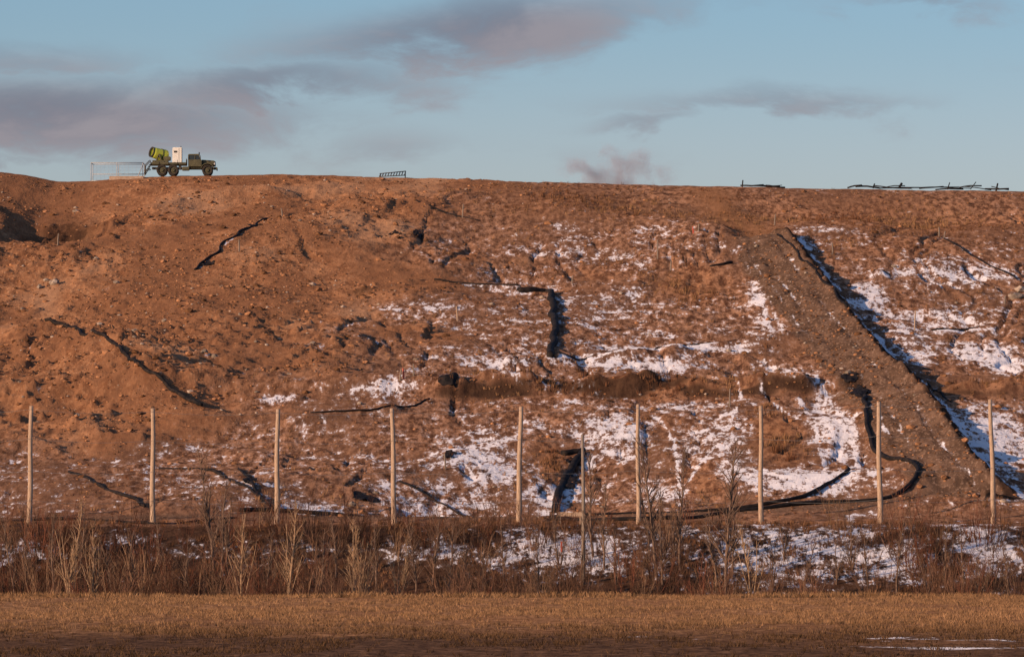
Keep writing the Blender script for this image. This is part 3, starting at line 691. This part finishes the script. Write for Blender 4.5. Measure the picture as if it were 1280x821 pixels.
for px,rt,kind,y in trees:
    x = (px-640)/FPX*y; z0 = float(H(np.array([x]),np.array([float(y)]))[0]); h = CAMZ+(ROWH-rt)/FPX*y-z0
    a = Acc(); r = .026+.0095*h; n=10; d=np.array([random.uniform(-.06,.06),0,1.]); pts=[np.array([0,0,-.3])]
    for i in range(n): d=d+np.array([np.random.normal(0,.05),np.random.normal(0,.05),.05]); d/=np.linalg.norm(d); pts.append(pts[-1]+d*(h+.3)/n)
    pts=np.array(pts); a.tube(pts, np.linspace(r,r*.2,n+1), 7)
    for k_ in range(int(14+h*3)):
        f = random.uniform(.2,.97); i=min(int(f*n),n-1); p=pts[i]+(pts[i+1]-pts[i])*(f*n-i); an=random.uniform(0,6.28)
        up = random.uniform(1.0,2.2); branch(a, p, (math.cos(an),math.sin(an),up), h*random.uniform(.12,.30)*(1.15-f*.7), r*.45*(1.1-f*.7)+.006, 2 if h>4 else 1, 4, .3, (2,4))
    if kind==1 or h<4:
        for k_ in range(4):
            an=random.uniform(0,6.28); branch(a, (0,0,-.1), (.2*math.cos(an),.2*math.sin(an),1), h*random.uniform(.5,.85), r*.6, 1, 4, .2, (3,6))
    o = a.obj('bare_tree', M_barkl if kind else M_bark); o.location=(x,y,z0)

# ------------------------------------------------------------------ smoke (real volume beyond the crest)
x,y,z = at_crest(768, 22)
bm = bmesh.new(); bmesh.ops.create_icosphere(bm, subdivisions=3, radius=1); me = bpy.data.meshes.new('smoke_plume'); bm.to_mesh(me); bm.free()
sm = bpy.data.objects.new('smoke_plume', me); scene.collection.objects.link(sm); sm.location=(x,y,z+1.7); sm.scale=(7.2,3.0,4.6)
m = bpy.data.materials.new('smoke'); m.use_nodes=True; t=NT(m.node_tree); t.n.remove(t.n['Principled BSDF'])
oc = t.new('ShaderNodeTexCoord').outputs['Object']; ln = t.new('ShaderNodeVectorMath', operation='LENGTH'); t.l.new(oc, ln.inputs[0])
pz = t.new('ShaderNodeNewGeometry').outputs['Position']; nn = t.noise(pz, .40, 4, .65)
fall = t.m('SUBTRACT', 1.0, ln.outputs['Value']); den = t.m('ADD', t.m('MULTIPLY', fall, .9), t.m('MULTIPLY', t.m('SUBTRACT', nn, .56), 4.0))
den = t.m('MULTIPLY', t.m('MULTIPLY', den, 1.0, clamp=True), t.ss(fall, 0, .3)); den = t.m('MULTIPLY', den, .55)
pv = t.new('ShaderNodeVolumePrincipled'); t.put(pv.inputs['Color'], (.80,.70,.76)); t.l.new(den, pv.inputs['Density'])
t.l.new(pv.outputs[0], t.n['Material Output'].inputs['Volume']); me.materials.append(m)

# ------------------------------------------------------------------ sky
w = bpy.data.worlds.new('World'); scene.world = w; w.use_nodes = True; t = NT(w.node_tree)
bg = t.n['Background']
sky = t.new('ShaderNodeTexSky', sky_type='NISHITA', sun_disc=False); sky.sun_elevation = SUN_EL; sky.sun_rotation = math.radians(180)+SUN_AZ
sky.air_density = 1.0; sky.dust_density = 1.0; sky.ozone_density = 2.0
gen = t.new('ShaderNodeTexCoord').outputs['Generated']
sx = t.new('ShaderNodeSeparateXYZ'); t.l.new(gen, sx.inputs[0])
u = t.m('MULTIPLY', t.m('ARCTAN2', sx.outputs[0], sx.outputs[1]), FPX/100)
v = t.m('MULTIPLY', t.m('ARCSINE', sx.outputs[2]), FPX/100)
cb = t.new('ShaderNodeCombineXYZ'); t.l.new(t.m('MULTIPLY', u, .45), cb.inputs[0]); t.l.new(t.m('MULTIPLY', v, 1.05), cb.inputs[1])
n1 = t.noise(cb.outputs[0], 1.2, 6, .60, .3); n2 = t.noise(cb.outputs[0], .42, 2, .5)
uw = t.m('ADD', u, t.m('MULTIPLY', t.m('SUBTRACT', n2, .5), 2.2)); vw = t.m('ADD', v, t.m('MULTIPLY', t.m('SUBTRACT', n1, .5), 1.2))
tot = None
for px,row,rx,ry,sl,wt in [(80,148,280,50,.0,1.0),(330,112,220,30,.06,.85),(600,40,270,44,.12,.95),(480,62,150,24,.1,.6),(60,78,170,22,.0,.55),(1150,0,120,20,.0,.6),(960,130,220,20,.0,.62),(790,152,80,16,.12,.6),(470,182,110,30,0,.48),(30,205,140,12,0,.5),(640,195,300,26,0,.26),(-600,120,300,40,0,.9),(1800,90,300,40,0,.9)]:
    cu=(px-640)/100; cv=(ROWH-row)/100
    du_=t.m('SUBTRACT',uw,cu); dv_=t.m('SUBTRACT',t.m('SUBTRACT',vw,cv),t.m('MULTIPLY',du_,sl))
    qa=t.m('DIVIDE',du_,rx/100); qb=t.m('DIVIDE',dv_,ry/100)
    q=t.m('ADD',t.m('MULTIPLY',qa,qa),t.m('MULTIPLY',qb,qb))
    e_=t.m('MULTIPLY',t.m('EXPONENT',t.m('MULTIPLY',q,-.8)),wt)
    tot = e_ if tot is None else t.m('MAXIMUM',tot,e_)
cl = t.ss(t.m('ADD', tot, t.m('MULTIPLY', t.m('SUBTRACT', n1, .5), 1.3)), .12, 1.05)
tint = t.mix(t.ss(v, 4.2, 6.8), (1.05,1.02,1.32), (.80,.94,1.24))
skyc = t.mix(1.0, sky.outputs[0], tint, 'MULTIPLY')
ccol = t.mix(t.ss(n1,.36,.66), (1.55,1.42,1.85), (2.8,2.4,2.65))
fin = t.mix(t.m('MULTIPLY', cl, .85), skyc, ccol)
t.l.new(fin, bg.inputs[0]); bg.inputs[1].default_value = .11
try:
    w.cycles.sampling_method = 'MANUAL'; w.cycles.sample_map_resolution = 256
except Exception: pass

sd = bpy.data.lights.new('sun', 'SUN'); sd.energy = 5.0; sd.angle = math.radians(.5); sd.color = (1.0,.67,.44)
so = bpy.data.objects.new('sun', sd); scene.collection.objects.link(so)
dirv = Vector((-math.sin(SUN_AZ)*math.cos(SUN_EL), -math.cos(SUN_AZ)*math.cos(SUN_EL), math.sin(SUN_EL)))
so.rotation_euler = dirv.to_track_quat('Z','Y').to_euler(); so.location = (-100,0,100)

cam = bpy.data.cameras.new('camera'); co_ = bpy.data.objects.new('camera', cam); scene.collection.objects.link(co_)
co_.location = (0,0,CAMZ); co_.rotation_euler = (math.pi/2+PITCH,0,0); cam.sensor_width = 36; cam.lens = 36*FPX/1280; cam.clip_start=1; cam.clip_end = 20000
scene.camera = co_
scene.view_settings.view_transform='Standard'; scene.view_settings.look='None'; scene.view_settings.exposure=0
